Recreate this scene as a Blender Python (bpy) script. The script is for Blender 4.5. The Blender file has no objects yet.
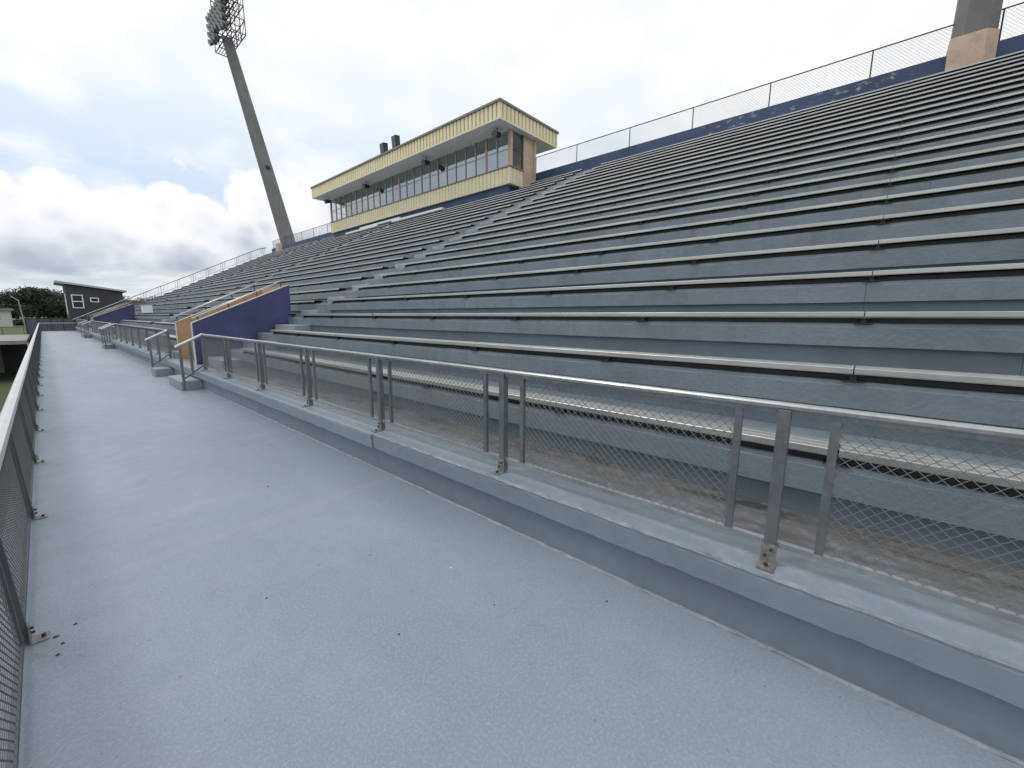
import bpy, math, random
from mathutils import Vector, Matrix
random.seed(7)
S = bpy.context.scene
COL = S.collection
R = math.radians

# ------------------------------------------------------------------ materials
def new_mat(name):
    m = bpy.data.materials.new(name); m.use_nodes = True
    nt = m.node_tree; b = nt.nodes['Principled BSDF']
    return m, nt, b
def nd(nt, t, **k):
    n = nt.nodes.new(t)
    for a, v in k.items():
        if a in ('op',): n.operation = v
        else: setattr(n, a, v)
    return n
def pos(nt, scale=(1, 1, 1)):
    g = nd(nt, 'ShaderNodeNewGeometry'); mp = nd(nt, 'ShaderNodeMapping')
    nt.links.new(g.outputs['Position'], mp.inputs['Vector'])
    mp.inputs['Scale'].default_value = scale
    return mp.outputs['Vector']
def noise(nt, vec, scale, detail=4, rough=.55):
    n = nd(nt, 'ShaderNodeTexNoise'); n.inputs['Scale'].default_value = scale
    n.inputs['Detail'].default_value = detail; n.inputs['Roughness'].default_value = rough
    nt.links.new(vec, n.inputs['Vector']); return n.outputs['Fac']
def maprange(nt, v, a, b, c, d):
    n = nd(nt, 'ShaderNodeMapRange'); n.inputs[1].default_value = a; n.inputs[2].default_value = b
    n.inputs[3].default_value = c; n.inputs[4].default_value = d
    nt.links.new(v, n.inputs[0]); return n.outputs[0]
def mathn(nt, op, a, b=None):
    n = nd(nt, 'ShaderNodeMath', op=op)
    for i, v in enumerate((a, b)):
        if v is None: continue
        if isinstance(v, (int, float)): n.inputs[i].default_value = v
        else: nt.links.new(v, n.inputs[i])
    return n.outputs[0]
def mixc(nt, f, a, b, bt='MIX'):
    n = nd(nt, 'ShaderNodeMix', data_type='RGBA', blend_type=bt)
    for idx, v in ((0, f), (6, a), (7, b)):
        if isinstance(v, (int, float)): n.inputs[idx].default_value = v
        elif isinstance(v, (tuple, list)): n.inputs[idx].default_value = (*v[:3], 1)
        else: nt.links.new(v, n.inputs[idx])
    return n.outputs[2]
def bump(nt, b, h, strength, dist=.01, prev=None):
    n = nd(nt, 'ShaderNodeBump'); n.inputs['Strength'].default_value = strength
    n.inputs['Distance'].default_value = dist
    nt.links.new(h, n.inputs['Height'])
    if prev is not None: nt.links.new(prev, n.inputs['Normal'])
    nt.links.new(n.outputs[0], b.inputs['Normal']); return n.outputs[0]
def surf(name, col, rough=.6, metal=0., var=.12, vscale=1.3, bs=60, bstr=.25, bdist=.004,
         streak=None, dirt=None, dirtamt=.35, spec=.5, stretch=(1, 1, 1)):
    m, nt, b = new_mat(name)
    v = pos(nt, stretch)
    n1 = noise(nt, v, vscale, 5); n2 = noise(nt, v, vscale * 9, 4)
    f = mathn(nt, 'ADD', maprange(nt, n1, .3, .7, 1 - var, 1 + var), maprange(nt, n2, .3, .7, -var * .45, var * .45))
    c = mixc(nt, 1., col, f, 'MULTIPLY')
    if streak:
        vs = pos(nt, streak); n3 = noise(nt, vs, 1.0, 4)
        c = mixc(nt, maprange(nt, n3, .52, .75, 0, .45), c, tuple(x * .62 for x in col))
    if dirt:
        n4 = noise(nt, v, vscale * 2.3, 6, .65)
        c = mixc(nt, maprange(nt, n4, .5, .72, 0, dirtamt), c, dirt)
    nt.links.new(c, b.inputs['Base Color'])
    b.inputs['Metallic'].default_value = metal
    b.inputs['Specular IOR Level'].default_value = spec
    nt.links.new(maprange(nt, n2, .3, .7, rough - .06, rough + .08), b.inputs['Roughness'])
    if bstr: bump(nt, b, noise(nt, v, bs, 3), bstr, bdist)
    return m

PAINT = (.192, .225, .258)
M = {}
M['paint'] = surf('grey_painted_concrete', PAINT, .50, var=.12, vscale=.9, bs=30, bstr=.6, bdist=.008, dirt=(.11, .125, .135), dirtamt=.40, streak=(2.2, 5.0, .5))
M['recess'] = surf('shaded_recess_paint', (.150, .182, .212), .6, var=.12, vscale=1.2, bs=38, bstr=.4, bdist=.005, dirt=(.09, .095, .10), dirtamt=.35)  # darker version of the tier paint; shade under the lip put into the colour
M['kerbface'] = surf('shaded_kerb_recess', (.19, .225, .265), .55, var=.12, vscale=1.2, bs=38, bstr=.4, bdist=.005, dirt=(.14, .16, .18), dirtamt=.35)  # kerb recess colour includes the shade below its overhanging lip
M['aisle'] = surf('pale_aisle_step_paint', (.33, .365, .395), .6, var=.12, bs=50, bstr=.5, bdist=.005, dirt=(.2, .21, .215), dirtamt=.35)
M['step'] = surf('grey_step_paint', (.255, .29, .325), .6, var=.1, bs=50, bstr=.5, bdist=.005, dirt=(.15, .15, .15), dirtamt=.35)
M['caulk'] = surf('worn_edge_sealant', (.235, .265, .295), .5, var=.25, vscale=9, bs=70, bstr=.6)
M['alu'] = surf('weathered_aluminium', (.47, .475, .465), .40, metal=.82, var=.14, vscale=1.2, stretch=(6, .7, 6), bs=40, bstr=.06, dirt=(.26, .26, .25), dirtamt=.30)
M['under'] = surf('shadowed_plank_underside', (.022, .024, .026), .8, var=.1, bstr=0)  # near-black colour holds the shade beneath the planks
M['railtop'] = surf('polished_top_rail', (.40, .41, .42), .36, metal=.75, var=.14, vscale=4, bs=80, bstr=.06, dirt=(.2, .2, .2), dirtamt=.35)
M['rail'] = surf('brushed_steel_rail', (.215, .225, .24), .42, metal=.7, var=.16, vscale=4, bs=80, bstr=.08, dirt=(.13, .135, .14), dirtamt=.45)
M['postdark'] = surf('dull_grey_post', (.105, .115, .13), .5, metal=.4, var=.16, vscale=5, bs=80, bstr=.08)
M['expanded'] = surf('dull_mesh_wire', (.13, .135, .14), .5, metal=.5, var=.2, vscale=20, bstr=0)
M['lightrail'] = surf('bright_aluminium_rail', (.62, .63, .63), .38, metal=.7, var=.08, vscale=3, bs=80, bstr=.05)
M['wire'] = surf('galvanised_wire', (.25, .26, .265), .45, metal=.6, var=.15, vscale=20, bstr=0)
M['darksteel'] = surf('dark_steel', (.05, .052, .055), .6, metal=.3, var=.2, vscale=10, bstr=0)
M['bracket'] = surf('zinc_bracket', (.31, .305, .29), .45, metal=.6, var=.25, vscale=40, bs=120, bstr=.1, dirt=(.2, .15, .1), dirtamt=.5)
M['navy'] = surf('navy_wall_paint', (.052, .057, .145), .5, var=.24, vscale=1.1, bs=30, bstr=.35, dirt=(.09, .09, .16), dirtamt=.35)
M['tan'] = surf('tan_wall_paint', (.50, .325, .17), .6, var=.1, vscale=1.4, bs=30, bstr=.35, dirt=(.33, .22, .13), dirtamt=.4)
M['peach'] = surf('peach_plaster', (.58, .43, .33), .75, var=.12, vscale=1.5, bs=25, bstr=.5, dirt=(.3, .22, .17), dirtamt=.5)
M['cap'] = surf('worn_white_edge', (.58, .57, .52), .6, var=.2, vscale=5, bs=60, bstr=.3, dirt=(.35, .28, .2), dirtamt=.4)
M['cream'] = surf('cream_metal_cladding', (.88, .765, .50), .45, var=.06, vscale=.8, bs=4, bstr=.05)
M['flash'] = surf('grey_roof_flashing', (.24, .215, .19), .5, var=.1, vscale=2, bs=4, bstr=.05)
M['soffit'] = surf('pale_grey_soffit', (.88, .90, .93), .6, var=.06, vscale=1, bs=4, bstr=.05)
M['inner'] = surf('interior_wall', (.62, .61, .58), .8, var=.1, bstr=0)
M['innerdark'] = surf('interior_dark', (.10, .11, .12), .8, var=.1, bstr=0)
M['mull'] = surf('window_frame_grey', (.42, .43, .43), .5, metal=.2, var=.08, bstr=0)
M['conc'] = surf('weathered_concrete', (.235, .235, .235), .85, var=.14, vscale=.6, bs=20, bstr=.5, streak=(2.2, 2.2, .12), dirt=(.12, .12, .12), dirtamt=.4)
M['slab'] = surf('pale_bare_concrete', (.30, .30, .29), .85, var=.15, vscale=.8, bs=20, bstr=.4, dirt=(.17, .16, .14))
M['lamp'] = surf('floodlight_housing', (.17, .20, .21), .45, metal=.4, var=.1, vscale=3, bstr=0)
M['lens'] = surf('floodlight_glass', (.20, .22, .23), .2, var=.05, bstr=0)
M['black'] = surf('black_speaker_box', (.030, .036, .042), .6, var=.2, vscale=6, bs=60, bstr=.1)
M['grill'] = surf('speaker_grille', (.13, .145, .15), .7, var=.2, vscale=20, bs=200, bstr=.2)
M['white'] = surf('white_paint', (.80, .82, .83), .5, var=.06, vscale=3, bs=8, bstr=.2)
M['charcoal'] = surf('charcoal_cladding', (.058, .062, .068), .7, var=.1, vscale=1, bs=10, bstr=.2, streak=(6, 6, .3))
M['roofpale'] = surf('pale_metal_roof', (.50, .51, .50), .5, var=.08, bstr=0)
M['beige'] = surf('beige_wall', (.42, .38, .31), .8, var=.1, bstr=.2)
M['wood'] = surf('pale_timber_pole', (.33, .31, .26), .8, var=.15, vscale=3, bstr=.2)
M['trunk'] = surf('tree_bark', (.10, .08, .06), .9, var=.2, vscale=4, bs=20, bstr=.5)
M['asphalt'] = surf('asphalt', (.06, .06, .06), .9, var=.15, bs=50, bstr=.3)
M['path'] = surf('pale_path', (.36, .35, .32), .9, var=.12, bs=30, bstr=.3)
M['dirt'] = surf('red_brown_dirt', (.17, .11, .085), .95, var=.25, vscale=.5, bs=8, bstr=.5, dirt=(.10, .11, .05), dirtamt=.6)
def leafmat():
    m, nt, b = new_mat('tree_foliage')
    v = pos(nt); n1 = noise(nt, v, .45, 4); n2 = noise(nt, v, 3.5, 3)
    c = mixc(nt, maprange(nt, n1, .35, .65, 0, 1), (.036, .054, .034), (.075, .10, .06))
    c = mixc(nt, maprange(nt, n2, .5, .7, 0, .5), c, (.06, .078, .03))
    nt.links.new(c, b.inputs['Base Color']); b.inputs['Roughness'].default_value = .7
    return m
M['leaf'] = leafmat()
def grassmat():
    m, nt, b = new_mat('grass_field')
    v = pos(nt); n1 = noise(nt, v, .12, 6, .6); n2 = noise(nt, v, 4, 5, .7)
    c = mixc(nt, maprange(nt, n1, .35, .65, 0, 1), (.045, .075, .022), (.085, .105, .04))
    c = mixc(nt, maprange(nt, n2, .45, .75, 0, .6), c, (.12, .12, .06))
    nt.links.new(c, b.inputs['Base Color']); b.inputs['Roughness'].default_value = .9
    bump(nt, b, n2, .8, .05); return m
M['grass'] = grassmat()
def deckmat():
    m, nt, b = new_mat('textured_deck_paint')
    v = pos(nt); vs = pos(nt, (1, .35, 1))
    big = noise(nt, vs, .8, 5, .55); mid = noise(nt, v, 5.5, 5, .6); fine = noise(nt, v, 75, 3, .6); grit = noise(nt, v, 150, 2, .5)
    speck = noise(nt, v, 17, 2, .4)
    c = mixc(nt, maprange(nt, big, .35, .65, 0, 1), (.226, .262, .318), (.300, .342, .406))
    c = mixc(nt, maprange(nt, mid, .48, .74, 0, .32), c, (.20, .23, .28))
    c = mixc(nt, maprange(nt, grit, .42, .66, 0, .34), c, (.17, .205, .245))
    c = mixc(nt, maprange(nt, fine, .48, .70, 0, .34), c, (.41, .48, .54))
    c = mixc(nt, maprange(nt, speck, .775, .80, 0, .5), c, (.07, .075, .08))
    stn = noise(nt, pos(nt, (1, .5, 1)), .55, 6, .7)
    c = mixc(nt, maprange(nt, stn, .60, .78, 0, .28), c, (.30, .27, .23))
    stn2 = noise(nt, pos(nt, (2.2, .6, 1)), 1.7, 6, .7)
    c = mixc(nt, maprange(nt, stn2, .60, .76, 0, .20), c, (.21, .245, .295))
    sc2 = noise(nt, v, 42, 2, .5)
    c = mixc(nt, maprange(nt, sc2, .70, .74, 0, .5), c, (.12, .135, .16))
    # faint cross bands where coating lifts meet
    sx = pos(nt, (.25, 2.4, 1)); bd = noise(nt, sx, 1.0, 3, .5)
    c = mixc(nt, maprange(nt, bd, .56, .70, 0, .18), c, (.36, .38, .42))
    nt.links.new(c, b.inputs['Base Color'])
    nt.links.new(maprange(nt, mid, .3, .7, .36, .48), b.inputs['Roughness'])
    p = bump(nt, b, mid, .25, .01)
    p = bump(nt, b, fine, .5, .005, p)
    bump(nt, b, grit, .5, .0025, p)
    return m
M['deck'] = deckmat()
def ledgemat():
    m, nt, b = new_mat('ledge_paint_with_grime')
    v = pos(nt); g = nd(nt, 'ShaderNodeNewGeometry'); sp = nd(nt, 'ShaderNodeSeparateXYZ')
    nt.links.new(g.outputs['Position'], sp.inputs[0])
    nn = nd(nt, 'ShaderNodeSeparateXYZ'); nt.links.new(g.outputs['Normal'], nn.inputs[0])
    n1 = noise(nt, v, 1.2, 5); n2 = noise(nt, v, 14, 5, .6); n3 = noise(nt, pos(nt, (3.5, .7, 1)), 2.2, 6, .65); fine = noise(nt, v, 70, 3)
    c = mixc(nt, maprange(nt, n1, .35, .65, 0, 1), (.205, .242, .286), (.252, .292, .340))
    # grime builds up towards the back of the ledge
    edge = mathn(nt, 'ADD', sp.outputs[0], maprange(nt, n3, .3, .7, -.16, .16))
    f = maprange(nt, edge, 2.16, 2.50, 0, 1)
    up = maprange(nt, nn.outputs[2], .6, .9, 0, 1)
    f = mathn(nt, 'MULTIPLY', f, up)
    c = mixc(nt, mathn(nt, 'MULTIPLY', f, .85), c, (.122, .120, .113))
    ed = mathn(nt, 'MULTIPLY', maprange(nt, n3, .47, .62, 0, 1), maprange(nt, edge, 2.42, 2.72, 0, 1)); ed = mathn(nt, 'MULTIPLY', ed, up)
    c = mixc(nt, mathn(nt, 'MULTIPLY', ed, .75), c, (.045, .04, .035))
    c = mixc(nt, mathn(nt, 'MULTIPLY', maprange(nt, n2, .50, .75, 0, .35), up), c, (.38, .41, .44))
    nt.links.new(c, b.inputs['Base Color']); b.inputs['Roughness'].default_value = .5
    p = bump(nt, b, n2, .3, .006); bump(nt, b, fine, .4, .003, p)
    return m
M['ledge'] = ledgemat()
def wallnavy():
    m, nt, b = new_mat('peeling_navy_paint')
    v = pos(nt); n1 = noise(nt, v, 1.0, 5); n2 = noise(nt, pos(nt, (1, 1, 2.4)), 2.6, 7, .7); big = noise(nt, v, .22, 2)
    c = mixc(nt, maprange(nt, n1, .35, .65, 0, 1), (.036, .060, .130), (.056, .088, .175))
    sp = nd(nt, 'ShaderNodeSeparateXYZ'); g_ = nd(nt, 'ShaderNodeNewGeometry'); nt.links.new(g_.outputs['Position'], sp.inputs[0])
    yy = mathn(nt, 'ABSOLUTE', mathn(nt, 'SUBTRACT', sp.outputs[1], 3.6))
    thr = mathn(nt, 'ADD', n2, maprange(nt, yy, 1.5, 6, .09, -.02))
    pe = maprange(nt, thr, .655, .68, 0, 1)
    c = mixc(nt, mathn(nt, 'MULTIPLY', pe, .8), c, (.40, .34, .27))
    nt.links.new(c, b.inputs['Base Color']); b.inputs['Roughness'].default_value = .6
    bump(nt, b, n2, .3, .01); return m
M['wallnavy'] = wallnavy()
def glassmat():
    m, nt, b = new_mat('window_glass')
    out = nt.nodes['Material Output']; nt.nodes.remove(b)
    g = nd(nt, 'ShaderNodeBsdfGlossy'); g.inputs['Roughness'].default_value = .03; g.inputs['Color'].default_value = (.46, .475, .49, 1)
    t = nd(nt, 'ShaderNodeBsdfTransparent'); t.inputs['Color'].default_value = (.82, .85, .86, 1)
    fr = nd(nt, 'ShaderNodeFresnel'); fr.inputs['IOR'].default_value = 1.6
    mx = nd(nt, 'ShaderNodeMixShader')
    nt.links.new(mathn(nt, 'MULTIPLY', fr.outputs[0], .7), mx.inputs[0]); nt.links.new(t.outputs[0], mx.inputs[1]); nt.links.new(g.outputs[0], mx.inputs[2])
    nt.links.new(mx.outputs[0], out.inputs[0]); return m
M['glass'] = glassmat()

# ------------------------------------------------------------------ mesh helpers
class MB:
    def __init__(s): s.v = []; s.f = []
    def box(s, x0, x1, y0, y1, z0, z1):
        n = len(s.v)
        s.v += [(x, y, z) for x in (x0, x1) for y in (y0, y1) for z in (z0, z1)]
        s.f += [(n, n+1, n+3, n+2), (n+4, n+6, n+7, n+5), (n, n+4, n+5, n+1), (n+2, n+3, n+7, n+6), (n, n+2, n+6, n+4), (n+1, n+5, n+7, n+3)]
        return s
    def bar(s, a, b, r, r2=None, n=4, cap=True, rot=None):
        a = Vector(a); b = Vector(b); d = (b - a).normalized()
        up = Vector((0, 0, 1)) if abs(d.z) < .95 else Vector((0, 1, 0))
        u = d.cross(up).normalized(); w = u.cross(d)
        r2 = r if r2 is None else r2; k = len(s.v); ph = math.pi / n if rot is None else rot
        for c, rr in ((a, r), (b, r2)):
            for i in range(n):
                t = 2 * math.pi * i / n + ph
                s.v.append(tuple(c + u * (rr * math.cos(t)) + w * (rr * math.sin(t))))
        for i in range(n):
            j = (i + 1) % n; s.f.append((k+i, k+j, k+n+j, k+n+i))
        if cap: s.f.append(tuple(k+i for i in range(n))[::-1]); s.f.append(tuple(k+n+i for i in range(n)))
        return s
    def sweep(s, prof, ys, jit=0., jx=None):
        """closed (x,z) profile carried along y, with optional wobble"""
        k = len(s.v); n = len(prof)
        for y in ys:
            for i, (x, z) in enumerate(prof):
                jj = jit if (jx is None or i in jx) else 0
                s.v.append((x + random.uniform(-jj, jj), y, z + random.uniform(-jj, jj)))
        for r in range(len(ys) - 1):
            for i in range(n):
                j = (i + 1) % n; a = k + r * n
                s.f.append((a+i, a+j, a+n+j, a+n+i))
        s.f.append(tuple(k+i for i in range(n))[::-1]); e = k + (len(ys)-1)*n
        s.f.append(tuple(e+i for i in range(n))); return s
    def poly(s, pts, d):
        """planar polygon thickened by vector d"""
        k = len(s.v); n = len(pts); d = Vector(d)
        s.v += [tuple(p) for p in pts] + [tuple(Vector(p) + d) for p in pts]
        s.f.append(tuple(k+i for i in range(n))[::-1]); s.f.append(tuple(k+n+i for i in range(n)))
        for i in range(n):
            j = (i+1) % n; s.f.append((k+i, k+j, k+n+j, k+n+i))
        return s
    def mesh(s, name, mat, smooth=False):
        me = bpy.data.meshes.new(name); me.from_pydata(s.v, [], s.f)
        import bmesh
        bm = bmesh.new(); bm.from_mesh(me); bmesh.ops.recalc_face_normals(bm, faces=bm.faces); bm.to_mesh(me); bm.free()
        me.materials.append(mat)
        if smooth:
            for p in me.polygons: p.use_smooth = True
        return me
    def obj(s, name, mat, parent=None, bevel=0, smooth=False):
        return link(name, s.mesh(name, mat, smooth), parent, bevel=bevel)
def link(name, me, parent=None, loc=(0, 0, 0), bevel=0, rot=None):
    o = bpy.data.objects.new(name, me); COL.objects.link(o); o.location = loc
    if rot: o.rotation_euler = rot
    if parent is not None: o.parent = parent
    if bevel:
        b = o.modifiers.new('edge', 'BEVEL'); b.width = bevel; b.segments = 2; b.limit_method = 'ANGLE'
    return o
def tag(o, label=None, cat=None, group=None, kind=None):
    for k, v in (('label', label), ('category', cat), ('group', group), ('kind', kind)):
        if v: o[k] = v
    return o
def thing(name, label, cat, loc=(0, 0, 0), group=None, rot=None):
    o = link(name, None, None, loc, rot=rot); return tag(o, label, cat, group)
def ysteps(a, b, near=.2, far=2.5):
    ys = [a]; y = a
    while y < b - 1e-4:
        st = near if y < 12 else far
        y = min(b, y + st); ys.append(y)
    if len(ys) > 2 and ys[-1] - ys[-2] < .02: ys.pop(-2)
    return ys

# ------------------------------------------------------------------ layout numbers
YN, YE = -4.7, 57.5                     # near and far end of the stand
NR = 22
XR = [2.752 + .76 * k for k in range(NR + 1)]
T = [.71 + .375 * min(k, 9) + .386 * max(0, k - 9) for k in range(NR + 1)]
LEDGE = .377
SEC = [(YN + .1, 10.85), (11.9, 25.9), (26.9, 40.9), (41.9, YE - .3)]
AIS = [(10.87, 11.88), (25.92, 26.88), (40.92, 41.88)]

# ------------------------------------------------------------------ setting
g = MB(); g.v = [(-1500, -1500, -3.2), (1500, -1500, -3.2), (1500, 3000, -3.2), (-1500, 3000, -3.2)]; g.f = [(0, 1, 2, 3)]
tag(g.obj('ground', M['grass']), kind='structure')
tag(MB().box(-160, 60, 150, 156, -3.25, -3.196).obj('road', M['asphalt']), kind='structure')
tag(MB().box(-90, 4, 118, 122, -3.25, -3.19).obj('path', M['path']), kind='structure')
tag(MB().box(-60, -1.6, 84, 112, -3.25, -3.192).obj('dirt_patch', M['dirt']), kind='structure')
w = MB().sweep([(-.36, -.25), (-.36, -.01), (-.35, 0), (2.12, 0), (2.12, -.25)], ysteps(YN - 1.5, YE + .1, .5))
wk = w.obj('walkway', M['deck']); tag(wk, kind='structure')
wb = MB().box(-.1, 2.4, YN - 1.4, YE, -3.3, -.252).obj('retaining_wall', M['conc']); tag(wb, 'grey concrete wall carrying the walkway', 'wall', kind='structure')

def fleck(x, y, s, mat, label, grp=None, seed=0):
    rr = random.Random(seed); m = MB(); n = 7
    ring = [(math.cos(i * 6.283 / n) * s * rr.uniform(.6, 1.2), math.sin(i * 6.283 / n) * s * rr.uniform(.5, 1.0)) for i in range(n)]
    m.v = [(a, b, 0) for a, b in ring] + [(a * .6, b * .6, s * .45) for a, b in ring]
    m.f = [tuple(range(n))[::-1], tuple(range(n, 2 * n))] + [(i, (i+1) % n, n + (i+1) % n, n + i) for i in range(n)]
    o = m.obj('debris_fleck', mat); o.location = (x, y, .001); tag(o, label, 'debris', grp)
for i, (x, y, s_) in enumerate(((1.82, .92, .007), (1.40, 1.35, .006), (-.135, 2.74, .011), (-.115, 2.66, .009), (-.13, 2.58, .009), (-.07, 2.79, .008), (1.15, 3.9, .009), (.62, 2.3, .007), (1.6, 5.2, .009), (.95, 1.55, .006))):
    fleck(x, y, s_, M['darksteel'], 'small dark fleck of debris lying on the grey walkway', 'dark flecks on the walkway', i)
fleck(1.46, 1.77, .007, M['white'], 'tiny white chip lying on the walkway near the kerb', None, 40)

# ------------------------------------------------------------------ grandstand
st = thing('concrete_grandstand', 'stepped grey painted concrete grandstand rising from the walkway ledge', 'grandstand')
# ledge (curb) : lip over a recess
prof = [(2.04, -.02), (2.04, .234), (1.988, .232), (1.983, .345), (1.987, .368), (1.998, LEDGE), (2.30, LEDGE + .002), (2.86, LEDGE), (2.86, -.02)]
m = MB()
cuts = [YN, -2.1, 3.56, 9.1, 12.6, 16.3, 20, 24, 28, 32, 36, 40, 44, 48, 52, YE]
for a, b in zip(cuts[:-1], cuts[1:]):
    o_ = .006 if a < 3 else -.007
    m.sweep([(px + (o_ if 1 < i < 6 else 0), pz) for i, (px, pz) in enumerate(prof)], ysteps(a + .0012, b - .0012, .07), .0026, (2, 3, 4, 5))
lo_ = m.obj('ledge', M['ledge'], st); lo_.data.materials.append(M['kerbface'])
for p_ in lo_.data.polygons:
    if p_.normal.x < -.9 and 2.03 < p_.center.x < 2.06: p_.material_index = 1
m = MB().sweep([(2.024, .0005), (2.034, .010), (2.045, .0105), (2.045, .0005)], ysteps(YN, YE, .05, .8), .0030, (0, 1)); m.obj('sealant_bead', M['caulk'], st)
m = MB().sweep([(1.9845, .366), (1.992, .3765), (2.000, .3775), (1.996, .366)], ysteps(YN, YE, .045, .8), .0026); m.obj('worn_edge', M['caulk'], st)

def split(a, b, gaps):
    out = [(a, b)]
    for g0, g1 in gaps:
        nw = []
        for p, q in out:
            if g1 <= p or g0 >= q: nw.append((p, q)); continue
            if g0 > p: nw.append((p, g0))
            if g1 < q: nw.append((g1, q))
        out = nw
    return out
VOM = [(11.67, 13.5), (39.3, 41.13)]
rnd = random.Random(3)
for k in range(NR):
    x, t = XR[k], T[k]; tp = LEDGE if k == 0 else T[k-1]
    xb = XR[k+1] + .075
    gaps = VOM if k < 2 else []
    for a, b in split(YN, YE, gaps):
        m = MB()
        # precast pieces with hairline joints; joint positions differ per row
        y = a; first = True
        off = rnd.uniform(1.2, 5.2)
        while y < b - .01:
            e = y + (off if first else rnd.choice((1.1, 5.5, 6.0))); first = False
            if b - e < 1: e = b
            dz = rnd.uniform(-.002, .002); dx = rnd.uniform(-.003, .003)
            P = [(x + .075, tp - .03), (x + .075, t - .18 + dz), (x + .022 + dx, t - .182 + dz), (x + .020 + dx, t - .032), (x + .024 + dx, t - .027), (x + .026 + dx, t - .006), (x + .034 + dx, t), (xb, t), (xb, t - .13), (x + .16, t - .15), (x + .16, tp - .03)]
            m.sweep(P, ysteps(y + .0012, e - .0012, .16), .0018, (2, 3, 4, 5, 6)); y = e
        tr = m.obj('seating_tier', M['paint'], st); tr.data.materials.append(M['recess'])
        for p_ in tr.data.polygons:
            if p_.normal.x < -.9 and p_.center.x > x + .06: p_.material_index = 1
# half steps in the aisles
def half(k, a, b, d=.33):
    tp = LEDGE if k == 0 else T[k-1]; t = T[k]; x = XR[k]
    MB().box(x - d, x + .08, a, b, tp - .02, (tp + t) / 2 + .01).obj('aisle_step', M['aisle'], st, bevel=.008)
for k in range(NR):
    half(k, 10.40 if k < 3 else AIS[0][0], 11.62 if k < 3 else AIS[0][1])
    half(k, *AIS[1])
    half(k, 41.18 if k < 3 else AIS[2][0], 42.4 if k < 3 else AIS[2][1])
# top landing, rear skin
MB().box(XR[NR] - .02, 20.0, YN, YE, T[NR-1] - .3, T[NR-1] + .02).obj('top_landing', M['paint'], st)
MB().box(20.0, 20.3, YN, YE, -3.3, T[NR-1]).obj('rear_wall', M['conc'], st)
for yy in (YN - .2, YE):
    pts = [(2.9, yy, -3.2), (20.0, yy, -3.2), (20.0, yy, T[NR-1] - .05), (XR[NR-1] + .3, yy, T[NR-1] - .05), (2.9, yy, .5)]
    MB().poly(pts, (0, .2, 0)).obj('end_wall', M['conc'], st)

# steps from the walkway up to the ledge
def curb_step(y0, y1, label):
    MB_ = MB().box(1.68, 2.038, y0, y1, -.005, .19)
    o = MB_.obj('concrete_step', M['step'], None, bevel=.012)
    tag(o, label, 'step', 'steps up from the walkway')
curb_step(10.31, 11.56, 'long grey concrete step below the nearest gap in the railing, before the blue wall')
curb_step(13.17, 13.72, 'short grey concrete step just past the nearer tan doorway wall')
curb_step(25.9, 26.75, 'grey concrete step at the middle railing gap half way down the walkway')
curb_step(39.1, 39.63, 'short grey concrete step just before the far blue wall')
curb_step(41.24, 42.49, 'grey concrete step past the far blue wall, farthest along the walkway')
for (a, b) in ((13.51, 14.1), (38.7, 39.29)):
    MB().box(2.2, 2.75, a, b, LEDGE - .01, .56).obj('aisle_step', M['step'], st, bevel=.01)

# ------------------------------------------------------------------ vomitory (stairwell) walls
def vomitory(y0, y1, label, near_out):
    v = thing('stairwell_enclosure', label, 'stairwell', (0, 0, 0), 'stairwell enclosures in the grandstand')
    th = .13
    def wall(ya, out_mat, in_mat, outer_side):
        P = [(2.24, LEDGE - .02), (4.38, LEDGE - .02), (4.38, 2.30), (2.24, 1.325)]
        lo = ya if outer_side < 0 else ya + th * .5
        hi = ya + th * .5
        MB().poly([(a, ya, z) for a, z in P], (0, th * .5, 0)).obj('side_wall', out_mat if outer_side < 0 else in_mat, v)
        MB().poly([(a, ya + th * .5, z) for a, z in P], (0, th * .5, 0)).obj('side_wall', in_mat if outer_side < 0 else out_mat, v)
        # worn pale edge on the slope and on the front end
        MB().poly([(2.236, ya - .006, 1.326), (4.384, ya - .006, 2.301), (4.384, ya - .006, 2.313), (2.230, ya - .006, 1.337), (2.230, ya - .006, LEDGE), (2.238, ya - .006, LEDGE)], (0, th + .012, 0)).obj('edge_trim', M['cap'], v)
    wall(y0, M['navy'], M['tan'], -1)
    wall(y1 - th, M['navy'], M['tan'], 1)
    MB().box(4.25, 4.376, y0 + th, y1 - th, 1.75, 2.28).obj('back_wall', M['tan'], v)
    MB().box(4.30, 4.36, y0 + th, y1 - th, -1.2, 1.75).obj('doorway', M['innerdark'], v)
    # stairs going down inside
    m = MB()
    for i in range(6): m.box(2.86 + .24 * i, 3.11 + .24 * i, y0 + th, y1 - th, -1.4, LEDGE - .17 * (i + 1))
    m.obj('stair_flight', M['step'], v)
    for yy, a, b in ((y0 + .085, (2.26, 1.435), (4.30, 2.43)), (y1 - .065, (2.16, 1.43), (4.20, 2.42))):
        h = MB().bar((a[0], yy, a[1]), (b[0], yy, b[1]), .019, n=8).obj('handrail', M['lightrail'], v, smooth=True)
        for f in (.05, .36, .67, .95):
            xx = a[0] + (b[0]-a[0])*f; zz = a[1] + (b[1]-a[1])*f
            zt = 1.325 + (max(2.26, xx) - 2.24) * .4556
            xx = max(2.27, xx)
            MB().bar((xx, yy, zz - .008), (xx + .02, yy, zt), .011, n=6).obj('rail_support', M['darksteel'], h)
vomitory(11.67, 13.5, 'stairwell with navy blue sloping side wall and tan inner walls, nearest the camera', 1)
vomitory(39.3, 41.13, 'far stairwell with navy blue sloping side wall near the charcoal shed', 1)

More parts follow.
